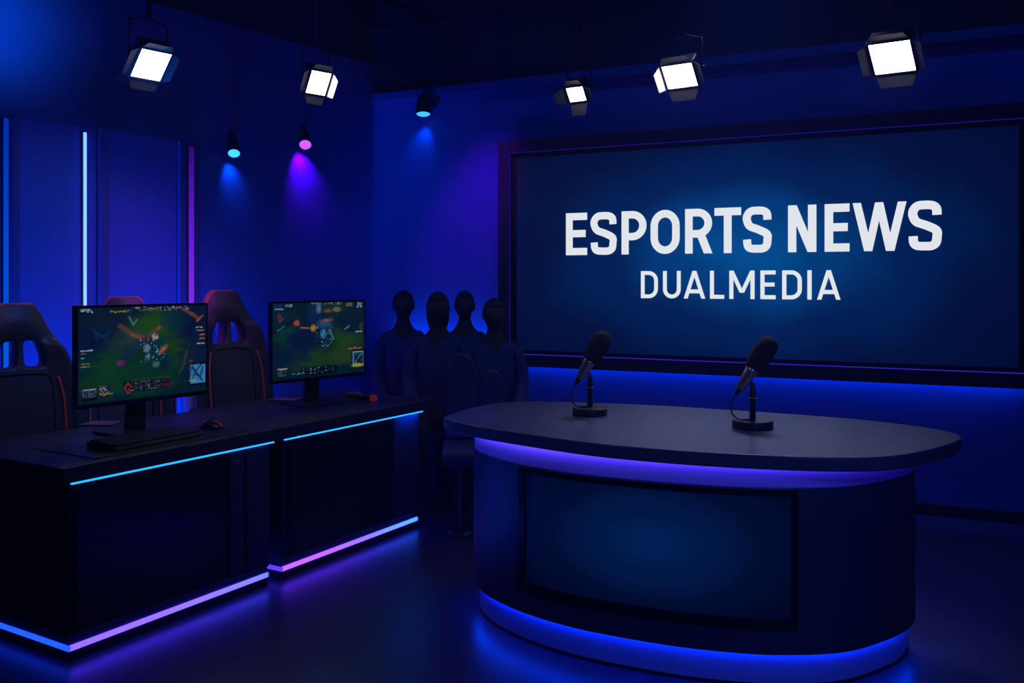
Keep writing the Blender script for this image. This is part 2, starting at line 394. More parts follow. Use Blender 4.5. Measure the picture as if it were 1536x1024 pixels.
obj('upper_light_strip', band_ring(loc(inset(body, -.014)), loc(inset(body, -.003)), NZ-.0555, NZ-.0525), L_under, nd)
L_low = emat('plinth_led', (.0, .04, 1.0), 22)
obj('lower_light_strip', band_ring(loc(inset(body, .016)), loc(inset(body, .0265)), .1215, .1245), L_low, nd)
# front screen following the curve
def pxof(p, z): return CX+F*p.x/p.y, HY+F*(H-z)/p.y
ids = [i for i in range(140) if body[i].y < ctr.y+.15 and 700 < pxof(body[i], .5)[0] < 1300 and body[i].y < 4.1]
def cut(xa, xb, off, z0, z1, th, bm=None, solid=True):
    fine = []
    pl = inset(body, -off)
    seq = []
    for i in range(140):
        a, b = pl[i], pl[(i+1) % 140]
        for j in range(8):
            q = a.lerp(b, j/8)
            if q.y < ctr.y and xa <= pxof(q, .5)[0] <= xb: seq.append(q)
    seq.sort(key=lambda q: pxof(q, .5)[0])
    bm = bm or bmesh.new(); vs = []
    for i, q in enumerate(seq):
        t = (seq[min(i+1, len(seq)-1)]-seq[max(i-1, 0)]).normalized(); nn = Vector((-t.y, t.x))
        r = q+nn*th; q_, r_ = q-ctr, r-ctr
        vs.append([bm.verts.new((q_.x, q_.y, z0)), bm.verts.new((q_.x, q_.y, z1)), bm.verts.new((r_.x, r_.y, z1)), bm.verts.new((r_.x, r_.y, z0))])
    for a, b in zip(vs, vs[1:]):
        for k_ in range(4): bm.faces.new((a[k_], a[(k_+1) % 4], b[(k_+1) % 4], b[k_]))
    bm.faces.new(vs[0]); bm.faces.new(vs[-1][::-1])
    return bm
fs_z0, fs_z1 = .225, ZB1-.006
bz = bmesh.new()
cut(777, 786.5, .016, fs_z0, fs_z1, .03, bz); cut(1186.5, 1197, .016, fs_z0, fs_z1, .03, bz)
cut(786.6, 1186.4, .016, fs_z1-.022, fs_z1, .03, bz); cut(786.6, 1186.4, .016, fs_z0, fs_z0+.035, .03, bz)
bez = obj('screen_bezel', bz, m_gloss, nd)
dc = [body[i]-ctr for i in range(140) if body[i].y < ctr.y and 970 < pxof(body[i], .5)[0] < 1010][0]
m_fs = screen_mat('desk_screen_picture', dc.x, .5, .62, .34, [(0, (.0, .014, .085)), (.35, (.0, .008, .056)), (.7, (.0, .0028, .024)), (1, (.0, .0012, .012))], 1.0, .4)
obj('front_screen', cut(786, 1187, .004, fs_z0+.03, fs_z1-.018, .02), m_fs, nd)

# ------------------------------------------------------------------ microphones
def make_mic(base, s):
    t = empty('desk_microphone', base, 0)
    t.scale = (s, s, s)
    obj('base', lathe([(0, 0), (.078, 0), (.082, .004), (.082, .030), (.078, .035), (.0, .036)], 48), m_micblk, t, smooth=True, bev=.001)
    obj('stem', lathe([(0, .035), (.0125, .035), (.0125, .128), (.0125, .13), (.0135, .145), (.012, .165), (.0075, .192), (0, .194)], 24), m_micblk, t, smooth=True)
    obj('collar', lathe([(.0128, .126), (.0165, .126), (.0165, .130), (.0128, .130)], 24), m_chrome, t, smooth=True)
    ang = math.radians(31); A = Vector((-.052, -.0, .166)); d = Vector((math.sin(ang), 0, math.cos(ang)))
    M = Matrix.Translation(A) @ Euler((0, ang, 0)).to_matrix().to_4x4()
    obj('barrel', lathe([(0, 0), (.0185, 0), (.020, .003), (.0275, .085), (.0315, .118), (.0, .12)], 32, M=M), m_chrome, t, smooth=True)['label'] = 'dark chrome tapered barrel'
    prof = [(0, .098), (.034, .100)]
    for i in range(1, 20):
        a = -PI/2+PI*i/20
        prof.append((.0, 0))
    prof = [(0, .096), (.030, .097), (.036, .104), (.0400, .12), (.0435, .145), (.0455, .17), (.0460, .195), (.0445, .215), (.040, .232), (.032, .246), (.020, .255), (.009, .2585), (0, .259)]
    f = obj('foam_windscreen', lathe(prof, 36, M=M), m_foam, t, sub=1, smooth=True)
    obj('yoke', tube([A+d*.045+Vector((0, -.0, -.0)), Vector((-.006, 0, .195)), Vector((0, 0, .185))], .007, 10), m_micblk, t, smooth=True)
    obj('connector', lathe([(0, -.034), (.0045, -.033), (.007, -.03), (.0115, -.004), (.012, .0), (0, .0)], 20, M=M), m_micblk, t, smooth=True)
    C = M @ Vector((0, 0, -.032))
    obj('cable', tube(catmull([C, C+Vector((-.014, -.002, -.02)), (-.088, -.006, .10), (-.086, -.012, .065), (-.064, -.02, .042), (-.035, -.024, .0395), (-.012, -.018, .039)], 8), .0036, 8), m_micblk, t, smooth=True)
    return t
b1 = G(885, 621.5, NZ); b2 = G(1129, 641.5, NZ)
mic = make_mic(b1, .985)
tag(mic, 'black desk microphone with foam cover, the smaller-looking one left on the boat-shaped desk', 'microphone', 'microphones on the presenter desk')
mc = copy_tree(mic); mc.location = b2; mc.rotation_euler = (0, 0, math.radians(-4)); mc.scale = (1.03, 1.03, .98)
mc['label'] = 'black desk microphone with foam cover, standing near the middle of the boat-shaped desk'
for c in mc.children:
    if c.name.startswith('barrel'): c['label'] = 'dark chrome tapered barrel'

# ------------------------------------------------------------------ gaming desks
DO = Vector((-1.715, 3.43, 0)); TZ = .77
def D2(x, y, z=0): return DO+Vector((math.cos(YD)*x-math.sin(YD)*y, math.sin(YD)*x+math.cos(YD)*y, z))
def to_desk(p):
    r = Vector(p)-DO; return Vector((r.x*math.cos(YD)+r.y*math.sin(YD), -r.x*math.sin(YD)+r.y*math.cos(YD), r.z))
def gaming_desk(x0, x1, bx0, bx1, panel, cols, ledstops, label, vside=False):
    t = empty('gaming_desk', D2(bx0, .06), YD, label, 'desk', 'black gaming desks with light strips')
    q = lambda bm: (bmesh.ops.translate(bm, verts=bm.verts, vec=(-bx0, -.06, 0)), bm)[1]
    obj('desktop', q(B(x0, x1, 0, .84, TZ-.062, TZ)), m_gtop, t, bev=.005)
    w = bmesh.new(); box(w, bx0, bx1, .05, .50, .09, TZ-.062); box(w, bx0, bx0+.04, .5, .76, .09, TZ-.062); box(w, bx1-.04, bx1, .5, .76, .09, TZ-.062)
    obj('body', q(w), m_gdesk, t, bev=.003)
    obj('front_panel', q(B(panel[0], panel[1], .038, .05, .105, TZ-.075)), m_gloss, t, bev=.002)
    for a, b in cols: obj('front_pilaster', q(B(a, b, .03, .05, .10, TZ-.07)), m_gpil, t, bev=.003)
    obj('plinth', q(B(bx0+.002, bx1-.002, .050, .74, 0, .042)), m_lip, t)
    obj('plinth_cap', q(B(bx0+.002, bx1-.002, .054, .74, .063, .09)), m_lip, t)
    s = bmesh.new(); box(s, bx0+.005, bx1-.005, .046, .054, .042, .063)
    obj('lower_light_strip', q(s), eramp('plinth_led_'+label[:5], 0, 0, bx1-bx0, ledstops, 6.5), t)
    for xe in (bx0-.003, bx1-.005):
        obj('side_light_strip', q(B(xe, xe+.008, .046, .74, .042, .063)), emat('side_led_'+label[:5], *(((.006, .04, 1), 3.2) if not vside else ((.05, .02, .9), 2.5))), t)
    obj('core', q(B(bx0+.006, bx1-.006, .0545, .739, .042, .063)), m_lip, t)
    s = B(bx0-.01, bx1+.005, .012, .024, TZ-.072, TZ-.0625)
    obj('upper_light_strip', q(s), L_cyan2, t)
    if vside:
        obj('edge_highlight', q(B(bx0-.004, bx0, .150, .157, .1, TZ-.08)), emat('edge_highlight_violet', (.035, .0, .16), 1.0), t)['label'] = 'thin glowing line standing for violet light on the side panel'  # emissive line stands in for violet light catching the panel edge
    return t
gd1 = gaming_desk(0, 1.258, .06, 1.10, (.085, .85), ((.85, .93), (.95, 1.09)), [(0, (.055, .027, 1)), (.5, (.055, .03, 1)), (1, (.04, .042, 1))],
                  'nearer black gaming desk carrying the keyboard and the bigger-looking monitor')
gd2 = gaming_desk(1.265, 2.42, 1.19, 2.31, (1.23, 2.05), ((2.06, 2.30),), [(0, (.105, .025, 1)), (.35, (.09, .025, 1)), (.6, (.05, .035, 1)), (1, (.01, .085, 1))],
                  'farther black gaming desk with a pink-to-blue light strip along its plinth', True)

# ------------------------------------------------------------------ monitors
def paint(seed, W=216, Hh=140, mode=0):
    rng = np.random.RandomState(seed)
    yy, xx = np.mgrid[0:Hh, 0:W]; u = xx/(W-1); v = yy/(Hh-1)
    def noise(n, sd):
        r = np.random.RandomState(sd).rand(n+2, n+2)
        a = u*n; b = v*n; i = a.astype(int); j = b.astype(int); fa = a-i; fb = b-j; fa = fa*fa*(3-2*fa); fb = fb*fb*(3-2*fb)
        return (r[j, i]*(1-fa)+r[j, i+1]*fa)*(1-fb)+(r[j+1, i]*(1-fa)+r[j+1, i+1]*fa)*fb
    N = noise(5, seed+1)*.5+noise(11, seed+2)*.3+noise(27, seed+3)*.2
    N2 = noise(9, seed+4)*.5+noise(22, seed+5)*.3+noise(60, seed+6)*.2
    img = np.zeros((Hh, W, 3)); C = lambda r, g, b: (np.array([r, g, b])/255.0)**2.2
    img[:] = C(10, 44, 52)
    def blob(cx, cy, rx, ry, col, a=1.0, soft=1.0, rot=0):
        dx, dy = u-cx, v-cy; c, s = math.cos(rot), math.sin(rot); dx, dy = dx*c+dy*s, -dx*s+dy*c
        w = np.clip(1.5-np.sqrt((dx/rx)**2+(dy/ry)**2)-(N2-.5)*1.4, 0, 1)**soft*a
        img[:] = img*(1-w[..., None])+C(*col)*w[..., None]
    def rect(x0, y0, x1, y1, col, a=1.0):
        m = (u >= x0) & (u <= x1) & (v >= y0) & (v <= y1); img[m] = img[m]*(1-a)+C(*col)*a
    def specks(x0, y0, x1, y1, n, cols, w=2, h=1):
        for _ in range(n):
            i = int((x0+(x1-x0)*rng.rand())*(W-3)); j = int((y0+(y1-y0)*rng.rand())*(Hh-3)); c = cols[rng.randint(len(cols))]
            img[j:j+h, i:i+rng.randint(1, w+1)] = C(*c)
    def line(pts, wd, col, a=.9):
        for (x0, y0), (x1, y1) in zip(pts, pts[1:]):
            dx, dy = x1-x0, y1-y0; t = np.clip(((u-x0)*dx+(v-y0)*dy)/(dx*dx+dy*dy), 0, 1)
            d = np.sqrt((u-x0-t*dx)**2+((v-y0-t*dy)*.66)**2); w = np.clip(1.3-d/wd-(N2-.5), 0, 1)*a
            img[:] = img*(1-w[..., None])+C(*col)*w[..., None]
    cy_, wh, gr, rd, ye, orr = (90, 170, 190), (190, 205, 215), (60, 100, 90), (170, 50, 50), (190, 160, 70), (200, 120, 60)
    if mode == 0:
        blob(.55, .22, .22, .16, (44, 92, 22)); blob(.22, .62, .20, .20, (26, 78, 34)); blob(.76, .45, .15, .22, (38, 84, 24)); blob(.35, .85, .36, .10, (24, 76, 36), .9)
        blob(.50, .72, .28, .20, (20, 72, 40), .9); blob(.08, .3, .15, .2, (12, 34, 70)); blob(.22, .15, .16, .12, (22, 44, 62)); blob(.9, .22, .16, .22, (14, 36, 68))
        blob(.72, .16, .09, .10, (10, 60, 70), .8, 1, .6); blob(.92, .62, .12, .22, (14, 40, 70), .8); blob(.36, .36, .14, .1, (50, 78, 70), .7, 1, -.5)
        for k_ in range(9): line([(.10+.012*k_, .2+.02*k_), (.13+.012*k_, .34-.01*k_)], .006, (30, 70, 110), .5)
        line([(.30, .2), (.40, .30), (.50, .34), (.60, .24)], .018, (120, 84, 70), .75); line([(.38, .30), (.45, .34), (.52, .33)], .010, (170, 100, 60), .7)
        line([(.50, .34), (.42, .44), (.32, .54)], .030, (34, 58, 78), .8); line([(.36, .5), (.33, .6)], .03, (22, 50, 80), .7)
        blob(.58, .50, .07, .15, (16, 66, 76), .95); blob(.64, .62, .06, .08, (18, 50, 66), .9); blob(.57, .335, .020, .026, (220, 200, 195), 1, .5); blob(.575, .32, .012, .012, (180, 40, 40), 1, .5)
        blob(.51, .46, .022, .035, (130, 165, 165), .9, .8); blob(.52, .55, .014, .04, (80, 140, 150), .8, .8); blob(.63, .49, .018, .05, (205, 110, 60), .95, .8, .6); blob(.60, .24, .016, .02, (190, 70, 60), .9)
        blob(.305, .60, .026, .022, (150, 30, 130), 1, .7); blob(.58, .64, .022, .028, (90, 150, 110), .8); line([(.37, .11), (.40, .19), (.43, .14)], .007, (120, 180, 180), .6)
        line([(.80, .04), (.88, .10), (.94, .16)], .013, (150, 95, 55), .7); line([(.92, .18), (.97, .12)], .008, (190, 110, 70), .8); line([(.83, .52), (.81, .66), (.77, .77)], .010, (90, 80, 60), .5)
        specks(.45, .35, .66, .64, 60, [cy_, wh, gr, (30, 60, 90)], 2, 2)
        rect(.015, .015, .1, .06, (16, 30, 40)); specks(.02, .015, .10, .05, 26, [wh, cy_], 2, 2); specks(.23, .035, .37, .06, 30, [ye, (150, 170, 60)], 3); specks(.36, .0, .85, .05, 110, [cy_, wh, gr, rd, ye, (20, 60, 80)], 3)
        for y, c, x1 in ((.45, wh, .10), (.48, (150, 110, 80), .05), (.525, cy_, .04), (.59, orr, .08), (.62, cy_, .08)): specks(.02, y, x1, y+.008, 24, [c], 3)
        for y, c, x0 in ((.255, wh, .92), (.295, (170, 150, 130), .92), (.345, orr, .95), (.39, orr, .95), (.45, wh, .93)): specks(x0, y, .99, y+.01, 22, [c], 3)
        rect(.325, .80, .70, .925, (10, 30, 34), .85); rect(.40, .795, .70, .803, (90, 90, 70), .7)
        for j in range(6):
            for i in range(16):
                x = .395+.02*i; y = .815+.017*j; c = [rd, (150, 110, 100), cy_, wh, (30, 60, 70)][rng.randint(5)] if i < 11 else [rd, (190, 60, 60), (120, 40, 50)][rng.randint(3)]
                if rng.rand() < .72: rect(x, y, x+.011, y+.009, c, .75)
        for a, b in (((.335, .875), (.36, .825)), ((.36, .825), (.385, .865)), ((.335, .875), (.36, .93)), ((.36, .93), (.385, .905)), ((.385, .905), (.365, .89))): line([a, b], .0055, (205, 50, 60), 1)
        rect(.025, .835, .135, .965, (8, 18, 28), .9); rect(.035, .845, .13, .862, wh, .75)
        for j in range(5): specks(.03, .875+.017*j, .13, .880+.017*j, 26, [(110, 130, 140), (60, 90, 100)], 2)
        rect(.145, .84, .225, .945, (16, 34, 48), .8); specks(.15, .84, .22, .94, 50, [cy_, wh, (130, 60, 50)], 2); specks(.15, .92, .25, .945, 26, [ye, orr], 3)
        x0, y0, x1, y1 = .862, .685, .993, .905; cc = [(90, 180, 230), (60, 140, 200)]
        rect(.852, .665, 1, .925, (4, 8, 16)); rect(x0, y0, x1, y1, (70, 160, 215)); specks(x0, y0, x1-.01, y1-.01, 120, [(30, 80, 140), (20, 60, 110), (120, 200, 235)], 2)
        line([(x0+.02, y0+.03), (.92, .80), (x1-.03, y1-.04)], .014, (10, 40, 90), .9); line([(x0+.02, y1-.06), (.91, .76), (.95, .70)], .010, (12, 50, 100), .9); line([(.95, .84), (.97, .72)], .010, (10, 40, 90), .8); specks(x0, y1-.03, x0+.06, y1-.01, 24, [(180, 180, 60)], 3)
        blob(.868, .64, .016, .014, (170, 50, 60), .9)
    else:
        blob(.16, .42, .12, .16, (26, 82, 36)); blob(.62, .2, .16, .18, (24, 74, 44)); blob(.72, .55, .22, .22, (44, 84, 36)); blob(.45, .75, .32, .14, (38, 78, 34)); blob(.80, .78, .14, .10, (60, 84, 30), .8)
        blob(.30, .50, .18, .18, (12, 40, 76)); blob(.14, .72, .18, .10, (12, 42, 68)); blob(.45, .16, .10, .12, (24, 56, 98)); blob(.82, .28, .16, .14, (14, 44, 60)); blob(.12, .2, .14, .10, (14, 60, 62), .8)
        line([(.04, .36), (.14, .28), (.26, .24)], .03, (14, 34, 60), .9); blob(.55, .38, .09, .22, (10, 40, 56), .9)
        line([(.05, .36), (.12, .30)], .009, (60, 130, 160), .7); blob(.245, .265, .024, .032, (205, 90, 66), 1, .6); line([(.29, .33), (.37, .34)], .008, (170, 140, 60), .8); blob(.42, .345, .024, .034, (210, 150, 60), 1, .6)
        blob(.56, .25, .05, .022, (190, 96, 76), .9, .7, -.2); blob(.54, .30, .07, .05, (50, 100, 140), .85); blob(.53, .43, .026, .055, (70, 160, 205), .9, .7); line([(.60, .38), (.64, .50)], .010, (90, 160, 180), .8); line([(.56, .5), (.56, .62)], .012, (40, 70, 110), .8)
        line([(.77, .38), (.82, .34)], .008, (110, 160, 140), .8); line([(.06, .15), (.10, .21), (.075, .24), (.055, .19)], .006, (190, 50, 70), .8); blob(.68, .1, .03, .025, (150, 140, 90), .8, .7); blob(.58, .115, .03, .018, (170, 90, 60), .8, .7); blob(.48, .08, .022, .05, (110, 160, 190), .7)
        specks(.46, .22, .64, .62, 60, [cy_, (60, 110, 150), wh, (20, 40, 70)], 2, 2)
        rect(.01, .01, .1, .06, (20, 60, 120), .8); specks(.02, .07, .12, .09, 26, [wh, cy_], 3); specks(.13, .015, .2, .05, 24, [wh, cy_], 2, 2); specks(.4, .0, .75, .035, 70, [cy_, wh, ye, gr], 3); rect(.79, .01, .86, .06, (150, 150, 90), .6); specks(.92, .01, .98, .08, 30, [wh, cy_], 2, 2)
        specks(.91, .425, .98, .44, 30, [wh], 3); specks(.95, .30, .99, .40, 20, [orr, (120, 60, 50)], 2)
        specks(.82, .655, .98, .68, 60, [(200, 90, 60), (220, 130, 90)], 3)
        rect(.85, .69, 1, .93, (4, 8, 16)); x0, y0, x1, y1 = .862, .705, .99, .92; rect(x0, y0, x1, y1, (24, 44, 64)); specks(x0, y0, x1-.01, y1-.01, 70, [(70, 120, 150), (8, 20, 40), (60, 70, 80)], 2)
        line([(x0+.02, y1-.03), (.92, .80), (x1-.02, y0+.03)], .010, (90, 150, 170), .7); line([(x0+.02, y0+.05), (.92, .82), (x1-.02, y1-.06)], .008, (20, 36, 60), .9); line([(x0+.015, y1-.05), (x0+.02, y0+.03), (x1-.04, y0+.02)], .006, (80, 110, 110), .6)
        rect(x0, y0, x0+.008, y1, (120, 200, 220)); rect(x1-.008, y0, x1, y1, (120, 200, 220)); rect(x0, y0, x1, y0+.01, (120, 200, 220)); blob(.92, .895, .05, .02, (190, 200, 70), 1, .6)
        rect(.29, .865, .68, .975, (8, 16, 26), .95)
        for j in range(4):
            for i in range(9):
                x = .305+.04*i; y = .88+.022*j
                if rng.rand() < .85: rect(x, y, x+.024, y+.010, [cy_, (70, 110, 130), wh, (30, 60, 80)][rng.randint(4)], .7)
        rect(.04, .845, .16, .985, (8, 24, 34), .85); rect(.05, .855, .15, .87, wh, .8); specks(.05, .885, .15, .895, 14, [ye], 2)
        for j in range(5): specks(.05, .905+.016*j, .15, .91+.016*j, 24, [(80, 130, 130), (50, 90, 90)], 2)
        specks(.2, .95, .3, .965, 20, [cy_], 3)
    N3 = np.random.RandomState(seed+9).rand(Hh, W)
    img *= (.70+.45*N2[..., None]+.20*N3[..., None])*np.array([.9, .88, 1.15])
    return img[::-1]
def make_monitor(seed, mode, label):
    t = empty('monitor', (0, 0, 0), 0, label, 'monitor', 'widescreen monitors on the gaming desks')
    W, Hh = .69, .461; z0 = .142; hw = W/2
    # local: screen faces -y, pivot at the stand's base under the panel
    obj('housing', B(-hw, hw, 0, .028, z0, z0+Hh), m_plastic, t, bev=.004)
    rb = bmesh.new(); box(rb, -.16, .16, .028, .05, z0+.1, z0+.36); obj('rear_bulge', rb, m_plastic, t, bev=.01)
    bz_ = ring(bmesh.new(), (-hw, hw, z0, z0+Hh), (-hw+.012, hw-.008, z0+.020, z0+Hh-.012), -.004, 0)
    obj('bezel', bz_, m_gloss, t, bev=.001)
    img = paint(seed, mode=mode); R_, C_ = img.shape[:2]
    x0, x1, za, zb_ = -hw+.012, hw-.008, z0+.020, z0+Hh-.012
    vs = [(x0+(x1-x0)*i/(C_-1), -.0015, za+(zb_-za)*j/(R_-1)) for j in range(R_) for i in range(C_)]
    fs = [(j*C_+i, j*C_+i+1, (j+1)*C_+i+1, (j+1)*C_+i) for j in range(R_-1) for i in range(C_-1)]
    me = bpy.data.meshes.new('display'); me.from_pydata(vs, [], fs)
    ca = me.color_attributes.new('picture', 'FLOAT_COLOR', 'POINT')
    ca.data.foreach_set('color', np.concatenate([img, np.ones((R_, C_, 1))], 2).astype(np.float32).ravel())
    me.materials.append(m_pic); o = bpy.data.objects.new('display', me); COL.objects.link(o); o.parent = t
    o['label'] = 'lit screen showing a green top-down battle game'
    nk = bmesh.new(); box(nk, -.045, .045, .052, .082, .012, .30)
    for v in nk.verts:
        if v.co.z < .1: v.co.y += .02; v.co.x *= 1.12
    obj('stand_neck', nk, m_plastic, t, bev=.006)
    obj('stand_base', B(-.17, .17, -.06, .17, 0, .012), m_plastic, t, bev=.005, seg=3)
    return t
m_pic = picture_mat('monitor_picture')
mo1 = make_monitor(3, 0, 'large monitor behind the keyboard, showing a bright square minimap and red emblem')
mo2 = make_monitor(11, 1, 'monitor on the farther desk, showing a dark blue and green battle game')
mo1.location = D2(.70, .44, TZ+.004); mo1.rotation_euler = (0, 0, math.radians(55.5))
mo2.location = D2(1.875, .43, TZ); mo2.rotation_euler = (0, 0, math.radians(50.5))

# ------------------------------------------------------------------ things on the gaming desks
def quad_frame(c0, c1, depth):   # yaw from two front corners
    d = c1-c0; return math.atan2(d.y, d.x), d.length
a, b = G(142, 689, TZ), G(300, 656, TZ); c_, d_ = G(61.5, 672.5, TZ), G(240, 631, TZ)
mat_yaw = YD
la, lc, ld = to_desk(a), to_desk(c_), to_desk(d_)
mx0, my0 = .15, .10
dm = obj('desk_mat', B(0, .80, 0, .42, 0, .004), m_plastic, None, D2(.18, .06, TZ), (0, 0, YD), bev=.0015)
tag(dm, 'thin black desk mat lying under the keyboard', 'desk mat')
k0, k1 = G(172, 679, TZ), G(304, 654, TZ); ky, kl = quad_frame(k0, k1, 0)
kb = empty('keyboard', Vector((k0.x, k0.y, TZ+.004)), ky, 'black gaming keyboard with amber front edge on the nearer desk', 'keyboard')
KW, KD = kl, .185
cs = bmesh.new(); box(cs, 0, KW, 0, KD, 0, .016)
for v in cs.verts:
    if v.co.z > .01 and v.co.y > .1: v.co.z += .012
obj('case', cs, m_plastic, kb, bev=.004); obj('front_edge', B(.01, KW-.01, -.0015, .003, .004, .010), m_orange, kb)['label'] = 'amber edge strip'
nx, ny = 19, 6; pw = (KW-.02)/nx; pd = (KD-.02)/ny
keyproto = None
for j in range(ny):
    i = 0
    while i < nx:
        wd = 5 if (j == 0 and i == 4) else 1
        x = .01+pw*i; y = .01+pd*j; z = .016+.012*(y/KD)
        if wd == 1 and keyproto is not None: o = keyproto.copy(); COL.objects.link(o); o.location = (x, y, z)
        else:
            o = obj('key', B(.0015, pw*wd-.0015, .0015, pd-.0015, 0, .009), m_key, kb, (x, y, z), bev=.0015, seg=1)
            if wd == 1: keyproto = o
        i += wd
def mouse(p, yaw, label, sx=1, sc_=1):
    t = empty('mouse', p, yaw, label, 'mouse', 'computer mice on the gaming desks')
    bm = bmesh.new(); bmesh.ops.create_uvsphere(bm, u_segments=24, v_segments=16, radius=1)
    for v in bm.verts:
        x, y, z = v.co; hump = .030+.010*math.cos((x+.2)*2.0)
        v.co = (x*.062*sx, y*(.032+.004*math.cos(x*3)), max(0, z)*hump)
    obj('shell', bm, m_plastic, t, smooth=True)
    obj('scroll_wheel', lathe([(0, -.004), (.010, -.004), (.010, .004), (0, .004)], 20, M=Matrix.Translation((-.034*sx, 0, .026)) @ Euler((PI/2, 0, 0)).to_matrix().to_4x4()), m_mousered, t, smooth=True)['label'] = 'red scroll wheel'
    obj('light_line', tube(catmull([(.058*sx, -.01, .012), (.045*sx, -.005, .024), (.02*sx, -.002, .034), (-.0, -.0, .036)], 4), .0025, 6), m_mousered, t, smooth=True)['label'] = 'red light line'
    for s in (-1, 1): obj('side_button', B(-.012, .014, s*.031-.003, s*.031+.003, .014, .021), m_gloss, t, bev=.001)
    return t
p = G(318, 643, TZ)+Vector((0, 0, .004)); mouse(p, math.radians(-12), 'black mouse with red light right of the keyboard')
p = G(530, 596, TZ); ms = mouse(p, math.radians(-5), 'humped black mouse beside the farther monitor stand')
p = G(549, 601, TZ)
tc_ = empty('torch', Vector((p.x, p.y, TZ+.018)), math.radians(-8), 'short dark cylinder torch with glowing red tip beside the farther mouse', 'torch')
RY = Euler((0, PI/2, 0)).to_matrix().to_4x4()
obj('barrel', lathe([(0, -.055), (.012, -.055), (.014, -.05), (.014, .02), (.018, .028), (0, .028)], 20, M=RY), m_plastic, tc_, smooth=True)
obj('tip', lathe([(0, .0285), (.0178, .0285), (.0178, .062), (.014, .066), (0, .066)], 20, M=RY), m_mousered, tc_, smooth=True)['label'] = 'glowing red tip'
for (px, py, yaw_, w_, lb) in ((152, 636, YD+.5, .13, 'thin grey booklet lying behind the nearer monitor stand'), (428, 600, YD+.35, .12, 'thin grey booklet lying left of the farther monitor stand')):
    p = G(px, py, TZ); bkt = empty('booklet', p, yaw_, lb, 'booklet', 'booklets beside the monitor stands')
    obj('cover', B(-w_/2, w_/2, -.08, .08, .006, .0075), m_paper, bkt); obj('pages', B(-w_/2+.002, w_/2-.002, -.078, .078, 0, .006), m_paper, bkt)

# ------------------------------------------------------------------ gaming chairs
ROWS = [  # z, half width, hole outer, hole inner, forward of headrest/bolster
    (.46, .235, .150, .03), (.56, .262, .150, .03), (.70, .275, .155, .03), (.84, .268, .155, .03), (.96, .256, .150, .03), (1.035, .246, .128, .022),
    (1.05, .243, .118, .020), (1.12, .226, .112, .020), (1.165, .200, .088, .020), (1.185, .182, .066, .022), (1.23, .148, .055, .02), (1.29, .118, .045, .02), (1.335, .100, .040, .02),
    (1.362, .082, .030, .015), (1.374, .050, .02, .01)]
def back_grid(scale_w, yo, bol, th, zlim=None):
    bm = bmesh.new(); g = []
    for z, hw, ho, hi in ROWS:
        hw *= scale_w; row = []
        for x in (-hw, -hw*.92, -(hw*.9+ho)/2, -ho, -(ho+hi)/2, -hi, 0, hi, (ho+hi)/2, ho, (hw*.9+ho)/2, hw*.92, hw):
            fx = abs(x)/hw; bo = bol*max(0, fx-.5)**1.2*2 if z < 1.18 else 0
            head = .030*math.exp(-((z-1.28)/.07)**2)*(1-fx*fx)*(1 if bol else 0)
            lean = (z-.46)*.13+(.02*max(0, z-1.1))
            row.append(bm.verts.new((x, yo+lean-bo-head, z)))
        g.append(row)
    for j in range(len(g)-1):
        for i in range(12):
            if 6 <= j <= 8 and i in (3, 4, 7, 8): continue
            bm.faces.new((g[j][i], g[j][i+1], g[j+1][i+1], g[j+1][i]))
    return bm
def solid(o, th, sub=2):
    for m_ in list(o.modifiers): o.modifiers.remove(m_)
    s = o.modifiers.new('t', 'SOLIDIFY'); s.thickness = th; s.offset = 0
    q = o.modifiers.new('s', 'SUBSURF'); q.levels = sub; q.render_levels = sub
